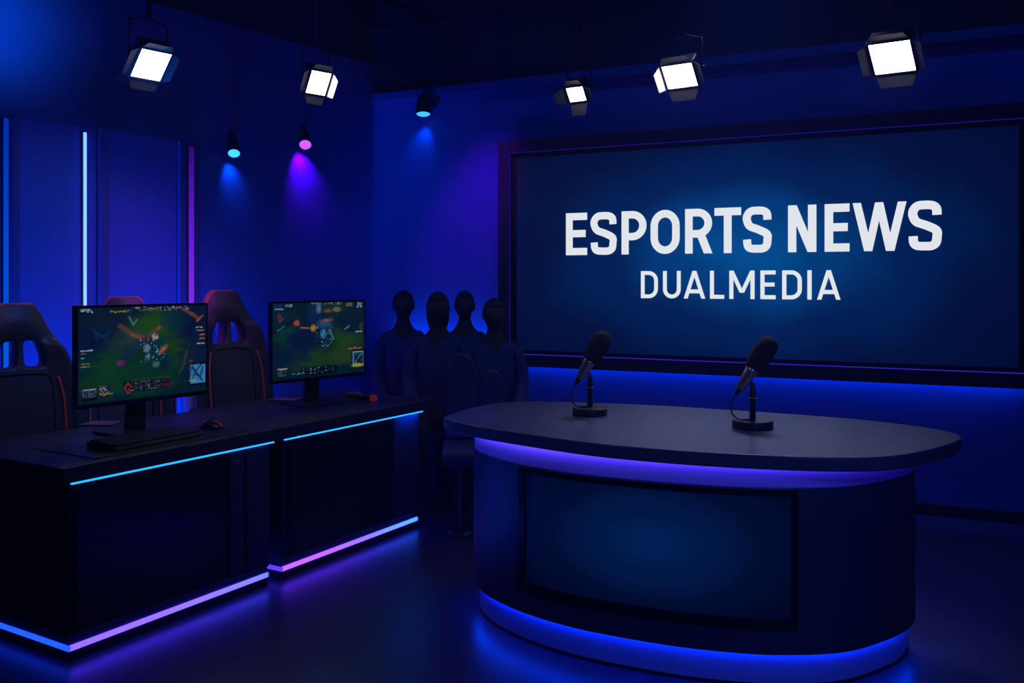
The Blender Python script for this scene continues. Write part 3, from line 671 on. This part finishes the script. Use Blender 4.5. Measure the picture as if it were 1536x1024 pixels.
def make_chair():
    t = empty('gaming_chair', (0, 0, 0))
    o = obj('backrest', back_grid(1.0, .16, .07, .05), m_leather, t, smooth=True); solid(o, .055)
    o = obj('back_shell', back_grid(1.07, .215, .035, .05), m_redlea, t, smooth=True); solid(o, .095); o['label'] = 'red leather outer shell'
    for s in (-1, 1):
        pts = [(s*x, y, z) for x, y, z in ((.13, .118, .50), (.185, .105, .60), (.19, .12, .75), (.185, .14, .90), (.165, .16, 1.0))]
        obj('piping', tube(catmull(pts, 6), .006, 8), m_redpipe, t, smooth=True)['label'] = 'orange-red seam piping'
    pts = [(x, .13+(z-.46)*.13-.005, z) for x, z in ((-.14, .56), (-.15, .75), (-.145, .96), (-.11, 1.01), (0, 1.02), (.11, 1.01), (.145, .96), (.15, .75), (.14, .56))]
    obj('panel_seam', tube(catmull(pts, 6), .004, 6), m_gloss, t, smooth=True)
    st = bmesh.new()
    for x0, x1, z1 in ((-.27, -.17, .53), (.17, .27, .53)):
        box(st, x0, x1, -.33, .16, .42, z1)
    obj('seat_bolster', st, m_redlea, t, bev=.03, seg=4)
    obj('seat', B(-.19, .19, -.36, .17, .40, .50), m_leather, t, bev=.03, seg=4)
    for s in (-1, 1):
        a = bmesh.new(); box(a, s*.30-.02, s*.30+.02, -.06, .04, .40, .655); obj('armrest_post', a, m_plastic, t, bev=.006)
        a = bmesh.new(); box(a, s*.31-.045, s*.31+.045, -.16, .10, .655, .685); obj('armrest', a, m_plastic, t, bev=.012)
    obj('seat_plate', B(-.33, .33, -.08, .06, .37, .40), m_plastic, t, bev=.008)
    obj('gas_lift', lathe([(0, .10), (.035, .10), (.035, .22), (.022, .22), (.022, .37), (0, .37)], 20), m_plastic, t, smooth=True, bev=.002)
    obj('recline_hinge', B(-.27, .27, .10, .19, .38, .49), m_plastic, t, bev=.01)
    for i in range(5):
        an = 2*PI*i/5+.3; dx, dy = math.cos(an), math.sin(an)
        lg = obj('base_arm', tube([(dx*.02, dy*.02, .115), (dx*.16, dy*.16, .105), (dx*.29, dy*.29, .075)], .02, 8, rads=[.03, .024, .016]), m_plastic, t, smooth=True)
        Mx = Matrix.Translation((dx*.29, dy*.29, .028)) @ Euler((PI/2, 0, an)).to_matrix().to_4x4()
        obj('caster', lathe([(0, -.022), (.026, -.022), (.028, -.015), (.028, .015), (.026, .022), (0, .022)], 18, M=Mx), m_gloss, lg, smooth=True)
    return t
ch = make_chair()
def face_cam(p, turn): return math.atan2(p.y, p.x)-PI/2+math.radians(turn)      # local -y towards the camera, then turned
def put(o, px, d, turn, s=1.0):
    p = P(px, HY, d); o.location = (p.x, p.y, 0); o.rotation_euler = (0, 0, face_cam(p, turn)); o.scale = (s, s, s)
tag(ch, 'black and red racing-style chair at the left edge of the photo behind the nearer desk', 'chair', 'racing-style gaming chairs behind the desks')
put(ch, 54, 4.48, 19, .99)
c2 = copy_tree(ch); put(c2, 374, 5.72, 34, 1.03); c2['label'] = 'black chair with pink-lit edge standing between the two monitors'
c3 = copy_tree(ch); put(c3, 192, 5.20, 4, 1.005); c3['label'] = 'dark chair mostly hidden behind the nearer monitor, only its headrest top showing'

# ------------------------------------------------------------------ studio lamps
PV = lambda n, d: Vector(n)
def lamp(px, py, d, yaw, pit, rol, w, h, hang_z, flaps, label, lit=''):
    c = P(px, py, d); t = empty('studio_lamp', c, 0, label, 'lamp', 'white panel lamps hanging from the ceiling')
    # tilting head: children carry the head's rotation
    Rm = (Euler((0, 0, yaw)).to_matrix() @ Euler((pit, 0, 0)).to_matrix() @ Euler((0, rol, 0)).to_matrix()).to_4x4()
    rot = Rm.to_euler(); hw, hh = w/2, h/2
    obj('diffuser_panel', B(-hw, hw, -.003, .0, -hh, hh), L_white, t, rot=rot)['label'] = 'glowing white panel'
    obj('bezel', ring(bmesh.new(), (-hw-.012, hw+.012, -hh-.012, hh+.012), (-hw, hw, -hh, hh), -.008, .02), m_house, t, rot=rot, bev=.002)
    obj('housing', B(-hw-.01, hw+.01, .001, .10, -hh-.01, hh+.01), m_house, t, rot=rot, bev=.012)
    obj('heat_sink', B(-hw*.6, hw*.6, .10, .15, -hh*.6, hh*.6), m_house, t, rot=rot, bev=.006)
    for side, ang, ln in flaps:
        L_ = ln; bm = bmesh.new()
        if side in 'TB':
            s = 1 if side == 'T' else -1
            vs = [(-hw-.005, 0, 0), (hw+.005, 0, 0), (hw*.8, 0, L_*s), (-hw*.8, 0, L_*s)]
            for th in (0, .003): pass
            a_ = [bm.verts.new(v) for v in vs]; b_ = [bm.verts.new((v[0], v[1]+.0025, v[2])) for v in vs]
            Mo = Matrix.Translation((0, -.006, s*(hh+.013))) @ Matrix.Rotation(s*math.radians(90-ang), 4, 'X')
        else:
            s = 1 if side == 'R' else -1
            vs = [(0, 0, -hh-.005), (0, 0, hh+.005), (L_*s, 0, hh*.8), (L_*s, 0, -hh*.8)]
            a_ = [bm.verts.new(v) for v in vs]; b_ = [bm.verts.new((v[0], v[1]+.0025, v[2])) for v in vs]
            Mo = Matrix.Translation((s*(hw+.013), -.006, 0)) @ Matrix.Rotation(-s*math.radians(90-ang), 4, 'Z')
        bm.faces.new(a_); bm.faces.new(b_[::-1])
        for i in range(4): bm.faces.new((a_[i], b_[i], b_[(i+1) % 4], a_[(i+1) % 4]))
        for v in bm.verts: v.co = Mo @ v.co
        o_ = obj('barn_door', bm, m_doorlit if side == lit else m_door, t, rot=rot)
        if side == lit: o_['label'] = 'side door brightly lit on its inner face'
    # yoke and hanger
    ex = Rm @ Vector((1, 0, 0)); bkv = Rm @ Vector((0, .06, 0)); wy = hw+.025
    apex = bkv+Vector((0, 0, hh+.13))
    obj('yoke', tube([bkv-ex*wy, bkv-ex*wy+Vector((0, 0, hh+.10)), apex, bkv+ex*wy+Vector((0, 0, hh+.10)), bkv+ex*wy], .007, 8), m_house, t, smooth=True)
    for s in (-1, 1): obj('knob', lathe([(0, 0), (.014, 0), (.014, .016), (0, .018)], 16, M=Matrix.Translation(bkv+ex*wy*s) @ (ex*s).to_track_quat('Z', 'Y').to_matrix().to_4x4()), m_house, t, smooth=True)
    obj('hanger', tube([apex, Vector((apex.x, apex.y, hang_z-c.z))], .012, 10), m_pipe, t, smooth=True)
    obj('clamp', B(apex.x-.03, apex.x+.03, apex.y-.03, apex.y+.03, hang_z-c.z-.09, hang_z-c.z-.03), m_house, t, bev=.006)
    obj('safety_cable', tube(catmull([apex+Vector((.01, 0, .02)), apex+Vector((.05, 0, -.02)), bkv+ex*.04+Vector((0, 0, hh*.9))], 6), .002, 6), m_pipe, t, smooth=True)
    return t, Rm
lamp(226.5, 97.1, 5.26, .721, .902, .05, .170, .208, CEIL, (('T', 74, .05), ('B', 62, .06), ('L', 72, .05), ('R', 76, .04)), 'white panel lamp with barn doors, leftmost of the five')
lamp(477.5, 124.2, 5.79, .533, .679, .065, .127, .158, CEIL, (('T', 72, .045), ('B', 58, .055), ('L', 70, .04), ('R', 20, .062)), 'white panel lamp near the wall corner with a brightly lit side door', 'R')
lamp(864.7, 140.9, 5.46, -.46, .747, -.018, .105, .096, CEIL, (('T', 70, .05), ('B', 48, .075), ('L', 60, .07), ('R', 74, .04)), 'smallest white panel lamp, set deep in its doors above the screen corner')
lamp(1019.8, 113.7, 5.2, -.577, .724, -.006, .181, .147, CEIL, (('T', 72, .05), ('B', 55, .065), ('L', 20, .062), ('R', 74, .04)), 'white panel lamp hanging above the middle of the big screen', 'L')
lamp(1338.4, 85.8, 4.7, -.681, .836, .027, .202, .189, CEIL, (('T', 74, .05), ('B', 58, .065), ('L', 62, .05), ('R', 76, .04)), 'white panel lamp, biggest and rightmost of the five')
# small round spotlights
def spot_can(px, py, d, aim, r, m_l, col, power, size, top, label, beam, wn, blend=1.0):
    c = P(px, py, d); t = empty('spotlight', c, 0, label, 'spotlight', 'small round coloured spotlights')
    q = Vector(aim).normalized(); R0 = q.to_track_quat('Z', 'Y').to_matrix().to_4x4()
    obj('can', lathe([(0, -.15), (r*.7, -.15), (r*.95, -.12), (r*1.12, -.02), (r*1.12, .004), (r*1.0, .004), (r*1.0, -.004), (0, -.004)], 28, M=R0), m_house, t, smooth=True, bev=.001)
    obj('lens', lathe([(0, -.0035), (r*.99, -.0035), (r*.8, .004), (r*.4, .009), (0, .010)], 28, M=R0), m_l, t, smooth=True)
    bpt = R0 @ Vector((0, 0, -.10)); gap = (c+bpt-CORNER).dot(wn)
    obj('bracket', tube([bpt, bpt+Vector((0, 0, .075)), bpt+Vector((0, 0, .075))-wn*(gap-.012)], .008, 8), m_house, t, smooth=True)
    obj('wall_plate', lathe([(0, 0), (.03, 0), (.03, .012), (0, .012)], 20, M=Matrix.Translation(bpt+Vector((0, 0, .075))-wn*gap) @ wn.to_track_quat('Z', 'Y').to_matrix().to_4x4()), m_house, t, smooth=True)
    l = bpy.data.lights.new('spot_beam', 'SPOT'); l.energy = power; l.color = col; l.spot_size = math.radians(size); l.spot_blend = blend; l.shadow_soft_size = .02
    lo = bpy.data.objects.new('spot_beam', l); COL.objects.link(lo); lo.parent = t; bq = Vector(beam).normalized(); lo.location = q*.012+bq*.035; lo.rotation_euler = (-bq).to_track_quat('Z', 'Y').to_euler()
    return t
nl = Vector((.8229, -.5681, 0)); nb = Vector((-.4329, -.9014, 0)); ul = Vector((.5681, .8229, 0))
def camdir(px, py, d): return (Vector((0, 0, H))-P(px, py, d)).normalized()
def wall_d(px, wall, off):
    n = nl if wall == 'L' else nb; o = CORNER+n*off; r = Vector(((px-CX)/F, 1, 0)); return o.dot(n)/r.dot(n)
dS1, dS2, dS3 = wall_d(351, 'L', .085), wall_d(458, 'L', .085), wall_d(635, 'B', .10)
Ls1 = emat('spot_lens_cyan', (.05, .45, 1.0), 1.7); Ls2 = emat('spot_lens_violet', (.62, .10, 1.0), 1.2); Ls3 = emat('spot_lens_blue', (.03, .32, 1.0), 1.9)
spot_can(351, 230, dS1, camdir(351, 230, dS1)*.75+Vector((0, 0, -.75)), .040, Ls1, (.0, .24, 1), 3.5, 78, CEIL, 'small round cyan spotlight on the panelled wall, between monitor tops', Vector((0, 0, -1))-nl*.6+ul*.30, nl)
spot_can(458, 217, dS2, camdir(458, 217, dS2)*.8+Vector((0, 0, -.6)), .044, Ls2, (.42, .0, 1), 20, 92, CEIL, 'small round violet spotlight over the farther monitor', Vector((0, 0, -1))-nl*.6+ul*.30, nl)
spot_can(635, 171, dS3, camdir(635, 171, dS3)*.25+Vector((0, 0, -1)), .056, Ls3, (.0, .20, 1), 3.5, 78, CEIL, 'small round blue spotlight above the seated audience', Vector((-.35, 0, -1))-nb*.6, nb)

# ------------------------------------------------------------------ audience
def skin_obj(name, pts, edges, m, parent, sub=2, root=0, extra=None):
    me = bpy.data.meshes.new(name); me.from_pydata([p[:3] for p in pts], edges, [])
    o = bpy.data.objects.new(name, me); COL.objects.link(o)
    if parent: o.parent = parent
    s = o.modifiers.new('skin', 'SKIN'); s.use_smooth_shade = True
    for i, v in enumerate(me.skin_vertices[0].data):
        r = pts[i][3]; v.radius = (r if isinstance(r, tuple) else (r, r)); v.use_root = (i == root)
    q = o.modifiers.new('s', 'SUBSURF'); q.levels = sub; q.render_levels = sub
    me.materials.append(m)
    return o
def person(p, yaw, top, label, hairlong=False, hw=1.0):
    t = empty('person', p, yaw, label, 'person', 'people seated in front of the screen wall corner')
    z0 = top-1.40
    Z = lambda z: z+z0*(z-.0)/1.4
    pts = [(0, .06, Z(.52), (.15, .12)), (0, .07, Z(.66), (.135, .10)), (0, .07, Z(.82), (.15, .11)), (0, .065, Z(1.01), (.135, .10)), (0, .06, Z(1.11), (.085, .07)), (0, .05, Z(1.17), .050), (0, .04, Z(1.21), .052)]
    ed = [(i, i+1) for i in range(6)]
    for s in (-1, 1):
        b = len(pts)
        pts += [(s*.12, .06, Z(1.05), .045), (s*.175, .06, Z(1.0), .048), (s*.20, .02, Z(.78), .040), (s*.17, -.14, Z(.66), .034), (s*.13, -.26, Z(.635), .024), (s*.115, -.29, Z(.632), (.034, .016))]
        ed += [(3, b)]+[(b+i, b+i+1) for i in range(5)]
        h = b+5
        for fi, (fx, ln) in enumerate(((-.027, .055), (-.009, .068), (.009, .064), (.027, .050))):
            f0 = len(pts); pts += [(s*.115+fx, -.315, Z(.632), .009), (s*.115+fx, -.315-ln*.6, Z(.630), .0085), (s*.115+fx*1.05, -.315-ln, Z(.620), .007)]
            ed += [(h, f0), (f0, f0+1), (f0+1, f0+2)]
        f0 = len(pts); pts += [(s*.115-s*.038, -.285, Z(.632), .010), (s*.115-s*.055, -.31, Z(.628), .009)]; ed += [(h, f0), (f0, f0+1)]
        g = len(pts)
        pts += [(s*.10, .02, Z(.50), .095), (s*.12, -.22, Z(.515), .075), (s*.12, -.42, Z(.50), .060), (s*.12, -.43, Z(.30), .050), (s*.12, -.42, Z(.10), .036), (s*.12, -.45, .045, .038), (s*.13, -.56, .035, .032)]
        ed += [(0, g)]+[(g+i, g+i+1) for i in range(6)]
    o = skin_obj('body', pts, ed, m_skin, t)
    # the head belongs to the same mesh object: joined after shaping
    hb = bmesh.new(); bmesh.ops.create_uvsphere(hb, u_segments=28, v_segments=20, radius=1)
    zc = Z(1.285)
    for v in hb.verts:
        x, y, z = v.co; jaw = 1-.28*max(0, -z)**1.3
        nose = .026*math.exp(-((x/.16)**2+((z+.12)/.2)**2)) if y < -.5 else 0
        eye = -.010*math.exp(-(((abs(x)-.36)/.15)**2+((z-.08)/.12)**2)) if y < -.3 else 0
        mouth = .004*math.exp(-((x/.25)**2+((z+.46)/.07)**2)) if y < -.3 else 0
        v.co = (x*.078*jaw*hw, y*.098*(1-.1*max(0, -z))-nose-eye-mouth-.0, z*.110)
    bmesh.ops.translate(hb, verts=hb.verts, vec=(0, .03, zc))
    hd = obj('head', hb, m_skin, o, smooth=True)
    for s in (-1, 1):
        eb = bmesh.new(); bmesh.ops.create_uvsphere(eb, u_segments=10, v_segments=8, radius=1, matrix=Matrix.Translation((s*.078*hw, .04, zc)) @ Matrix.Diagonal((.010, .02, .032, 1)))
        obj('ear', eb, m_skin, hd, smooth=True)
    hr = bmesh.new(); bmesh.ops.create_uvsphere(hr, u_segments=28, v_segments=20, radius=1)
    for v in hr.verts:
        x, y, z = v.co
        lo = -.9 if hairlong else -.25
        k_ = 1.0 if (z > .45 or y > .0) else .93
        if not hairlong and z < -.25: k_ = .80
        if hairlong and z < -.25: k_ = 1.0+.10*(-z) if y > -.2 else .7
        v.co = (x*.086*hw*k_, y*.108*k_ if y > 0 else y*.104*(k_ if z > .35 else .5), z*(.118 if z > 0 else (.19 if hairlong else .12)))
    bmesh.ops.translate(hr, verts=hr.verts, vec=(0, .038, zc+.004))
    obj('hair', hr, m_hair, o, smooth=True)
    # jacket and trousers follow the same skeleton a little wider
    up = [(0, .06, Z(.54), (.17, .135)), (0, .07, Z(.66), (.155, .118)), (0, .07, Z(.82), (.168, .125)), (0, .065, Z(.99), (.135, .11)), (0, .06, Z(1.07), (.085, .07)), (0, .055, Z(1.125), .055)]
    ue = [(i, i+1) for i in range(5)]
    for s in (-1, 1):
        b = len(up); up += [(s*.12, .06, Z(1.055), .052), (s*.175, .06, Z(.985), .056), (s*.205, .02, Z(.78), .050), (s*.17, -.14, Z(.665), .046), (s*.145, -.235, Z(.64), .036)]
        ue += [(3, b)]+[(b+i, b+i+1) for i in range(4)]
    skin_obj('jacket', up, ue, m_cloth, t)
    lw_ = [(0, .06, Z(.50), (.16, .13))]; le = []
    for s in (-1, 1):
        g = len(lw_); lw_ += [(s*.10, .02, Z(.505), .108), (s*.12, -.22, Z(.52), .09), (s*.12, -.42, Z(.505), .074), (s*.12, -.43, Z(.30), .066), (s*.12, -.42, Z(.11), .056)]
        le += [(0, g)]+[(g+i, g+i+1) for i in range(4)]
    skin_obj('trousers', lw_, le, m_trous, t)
    for s in (-1, 1):
        bm = bmesh.new(); box(bm, s*.12-.045, s*.12+.045, -.60, -.36, 0, .075)
        for v in bm.verts:
            if v.co.y < -.5 and v.co.z > .03: v.co.z = .045
        obj('shoe', bm, m_hair, t, bev=.02, seg=3)
    return t
def make_seat():
    t = empty('audience_seat', (0, 0, 0))
    ol = [(-.20, .0), (-.20, .30)]+[(-.20*math.cos(PI*i/12), .30+.19*math.sin(PI*i/12)) for i in range(1, 12)]+[(.20, .30), (.20, .0)]
    bm = bmesh.new(); a_ = [bm.verts.new((x, .0, z+.46)) for x, z in ol]; b_ = [bm.verts.new((x, .055, z+.46)) for x, z in ol]
    bm.faces.new(a_); bm.faces.new(b_[::-1]); n = len(ol)
    for i in range(n): bm.faces.new((a_[i], b_[i], b_[(i+1) % n], a_[(i+1) % n]))
    for v in bm.verts: v.co.y += .20+(v.co.z-.46)*.08
    obj('backrest', bm, m_seat, t, bev=.018, seg=3)
    obj('seat', B(-.22, .22, -.24, .24, .38, .455), m_seat, t, bev=.025, seg=3)
    obj('pedestal', lathe([(0, .015), (.05, .015), (.04, .05), (.03, .37), (.06, .38), (0, .38)], 24), m_plastic, t, smooth=True)
    obj('foot_plate', lathe([(0, 0), (.19, 0), (.19, .012), (.05, .02), (0, .02)], 32), m_plastic, t, smooth=True)
    return t
seat = make_seat(); first = True
def place_seat(px, d, s, label, sx=1.0, first=[True]):
    o = seat if first[0] else copy_tree(seat); first[0] = False
    p = P(px, HY, d); o.location = (p.x, p.y, 0); o.rotation_euler = (0, 0, face_cam(p, 0)); o.scale = (sx, 1, s)
    tag(o, label, 'seat', 'round-backed seats of the audience')
    return o
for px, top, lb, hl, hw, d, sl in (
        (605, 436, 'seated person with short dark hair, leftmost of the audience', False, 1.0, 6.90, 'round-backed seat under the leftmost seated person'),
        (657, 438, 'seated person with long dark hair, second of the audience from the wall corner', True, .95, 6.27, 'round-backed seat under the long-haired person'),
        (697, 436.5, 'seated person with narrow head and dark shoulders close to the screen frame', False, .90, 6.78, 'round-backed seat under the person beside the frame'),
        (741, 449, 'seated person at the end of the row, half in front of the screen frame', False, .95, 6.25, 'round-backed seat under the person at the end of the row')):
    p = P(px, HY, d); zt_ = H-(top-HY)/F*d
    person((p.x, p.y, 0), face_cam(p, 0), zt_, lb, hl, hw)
    place_seat(px, d+.03, 1.0, sl, .85)
place_seat(622, 6.02, .90, 'empty low round-backed seat just past the end of the farther gaming desk', .5)
place_seat(692, 5.40, 1.09, 'empty tall round-backed seat in the middle of the front row', .52)
place_seat(738, 5.42, .98, 'empty round-backed seat below the corner of the big screen frame', .44)

# ------------------------------------------------------------------ unseen lights of the room, several added as fill
def area(name, loc_, aim, size, power, col, sy=None, spread=None):
    l = bpy.data.lights.new(name, 'AREA'); l.energy = power; l.color = col; l.size = size
    if sy: l.shape = 'RECTANGLE'; l.size_y = sy
    if spread: l.spread = math.radians(spread)
    o = bpy.data.objects.new(name, l); COL.objects.link(o); o.location = loc_
    o.rotation_euler = (Vector(loc_)-Vector(aim)).to_track_quat('Z', 'Y').to_euler(); return o
def spot(name, loc_, aim, power, col, size, blend=1.0, rad=.05):
    l = bpy.data.lights.new(name, 'SPOT'); l.energy = power; l.color = col; l.spot_size = math.radians(size); l.spot_blend = blend; l.shadow_soft_size = rad
    o = bpy.data.objects.new(name, l); COL.objects.link(o); o.location = loc_
    o.rotation_euler = (Vector(loc_)-Vector(aim)).to_track_quat('Z', 'Y').to_euler(); return o
def onwall(px, py, yaw, off=0):
    s_, z_ = on_plane(px, py, CORNER, yaw, off); n = Vector((math.sin(yaw), -math.cos(yaw), 0))
    return CORNER+Vector((math.cos(yaw)*s_, math.sin(yaw)*s_, z_))+n*off
area('blue_overhead_wash', (0.6, 2.6, 3.9), (0.6, 3.4, 0), 3.0, 11, (.05, .09, 1.0), 3.0)
area('floor_wash_left_wall', lw(-2.5, .10, .12), lw(-2.5, -.05, 1.5), 2.0, 75, (.0, .13, 1), .06, 110)     # uplights lying behind the desks
spot('blue_wash_left_wall', (.3, 3.3, 3.9), onwall(90, 440, YL), 220, (.0, .13, 1), 36, rad=.5)  # unseen spot added to lift the blue around the wall strips
area('floor_wash_mid_wall', lw(-.7, .12, .12), lw(-.7, -.05, 1.5), 1.2, .8, (.0, .14, 1), .06, 110)
spot('blue_corner_glow', onwall(-60, 70, YL, .9)+Vector((0, 0, .3)), onwall(-20, 30, YL), 60, (.0, .36, 1), 46, rad=.2)
spot('violet_wash_panel', (-.6, 4.0, 3.3), onwall(215, 440, YL), 90, (.9, .0, .8), 26, rad=.2)
spot('blue_wash_back_wall', (0.2, 3.4, 2.6), onwall(650, 400, YB), 85, (.0, .20, 1), 34, rad=.4)
area('wall_glow_behind_audience', bw(.75, .13, .95), bw(.75, -.20, 1.45), 1.05, 1.6, (.0, .2, 1), .03, 120)  # unseen source added to brighten the wall behind the heads
spot('violet_pool_back_wall', onwall(722, 200, YB, 1.1)+Vector((0, 0, .9)), onwall(722, 318, YB), 85, (.55, .0, 1), 34, rad=.1)
spot('blue_wash_above_screen', bw(6.4, 1.2, 3.9), bw(6.3, 0, 2.7), 70, (.0, .14, 1), 90, rad=.3)
area('upper_wall_fill', bw(4.0, .55, 3.8), bw(4.0, 0, 2.75), 6.0, 3.0, (.0, .2, 1), .06, 110)  # unseen long source added to brighten the wall above the screen
area('lilac_key_on_desk', (1.5, 5.3, 3.95), (.75, 3.75, .87), .5, 7, (.45, .48, 1.0), spread=45)  # unseen area light added from behind for sheen on the desktop
spot('desk_front_wash', (1.6, -.4, 2.6), (.75, 3.6, .55), 150, (.08, .20, 1.0), 36, rad=.3)  # unseen front fill added to lift the desk body
spot('warm_microphone_fill', (-.3, 2.5, 3.3), (.6, 3.95, 1.0), 15, (1.0, .82, .78), 34, rad=.06)  # unseen spot added for highlights on the microphone barrels
spot('blue_side_fill', (-1.15, 4.15, .22), (-.15, 3.95, .75), 13, (.0, .06, 1.0), 60, rad=.03)  # added source without a fixture, brightens the desk's left side
area('column_fill', D2(2.20, .0, TZ-.075), D2(2.19, .045, .45), .18, .35, (.0, .10, 1.0), .02)  # added source under the tabletop, makes the end column look lit
spot('chair_front_fill', (-.6, 2.4, 3.3), (-2.0, 5.0, .9), 60, (.40, .5, 1.0), 40, rad=.3)  # unseen spot added to give the chair fronts some sheen
spot('magenta_rim_near', lw(-4.3, .28, 2.5), (-2.45, 4.5, 1.15), 26, (.8, .10, .8), 42)  # this and the far spot are added, unseen, to turn chair rims pink
spot('magenta_rim_far', lw(-2.9, .28, 2.5), (-1.80, 5.72, 1.2), 26, (.8, .10, .8), 38)

w = bpy.data.worlds.new('studio_dark'); w.use_nodes = True; sc.world = w
w.node_tree.nodes['Background'].inputs[0].default_value = (.01, .02, .16, 1); w.node_tree.nodes['Background'].inputs[1].default_value = .2
vol = w.node_tree.nodes.new('ShaderNodeVolumeScatter'); vol.inputs['Density'].default_value = .017; vol.inputs['Color'].default_value = (.12, .18, 1, 1); vol.inputs['Anisotropy'].default_value = .3   # thin stage haze
w.node_tree.links.new(vol.outputs[0], [k for k in w.node_tree.nodes if k.type == 'OUTPUT_WORLD'][0].inputs['Volume'])

# ------------------------------------------------------------------ camera
cam = bpy.data.cameras.new('camera'); co = bpy.data.objects.new('camera', cam); COL.objects.link(co); sc.camera = co
co.location = (0, 0, H); co.rotation_euler = (PI/2, 0, 0); cam.sensor_width = 36; cam.lens = F/1536*36; cam.shift_y = (HY-512)/1536
cam.clip_start = .05
vs_ = sc.view_settings; vs_.view_transform = 'Standard'; vs_.look = 'None'; vs_.gamma = 1; vs_.exposure = 0; vs_.use_curve_mapping = False
sc.cycles.use_denoising = True
sc.cycles.max_bounces = 6; sc.cycles.sample_clamp_indirect = 3.0
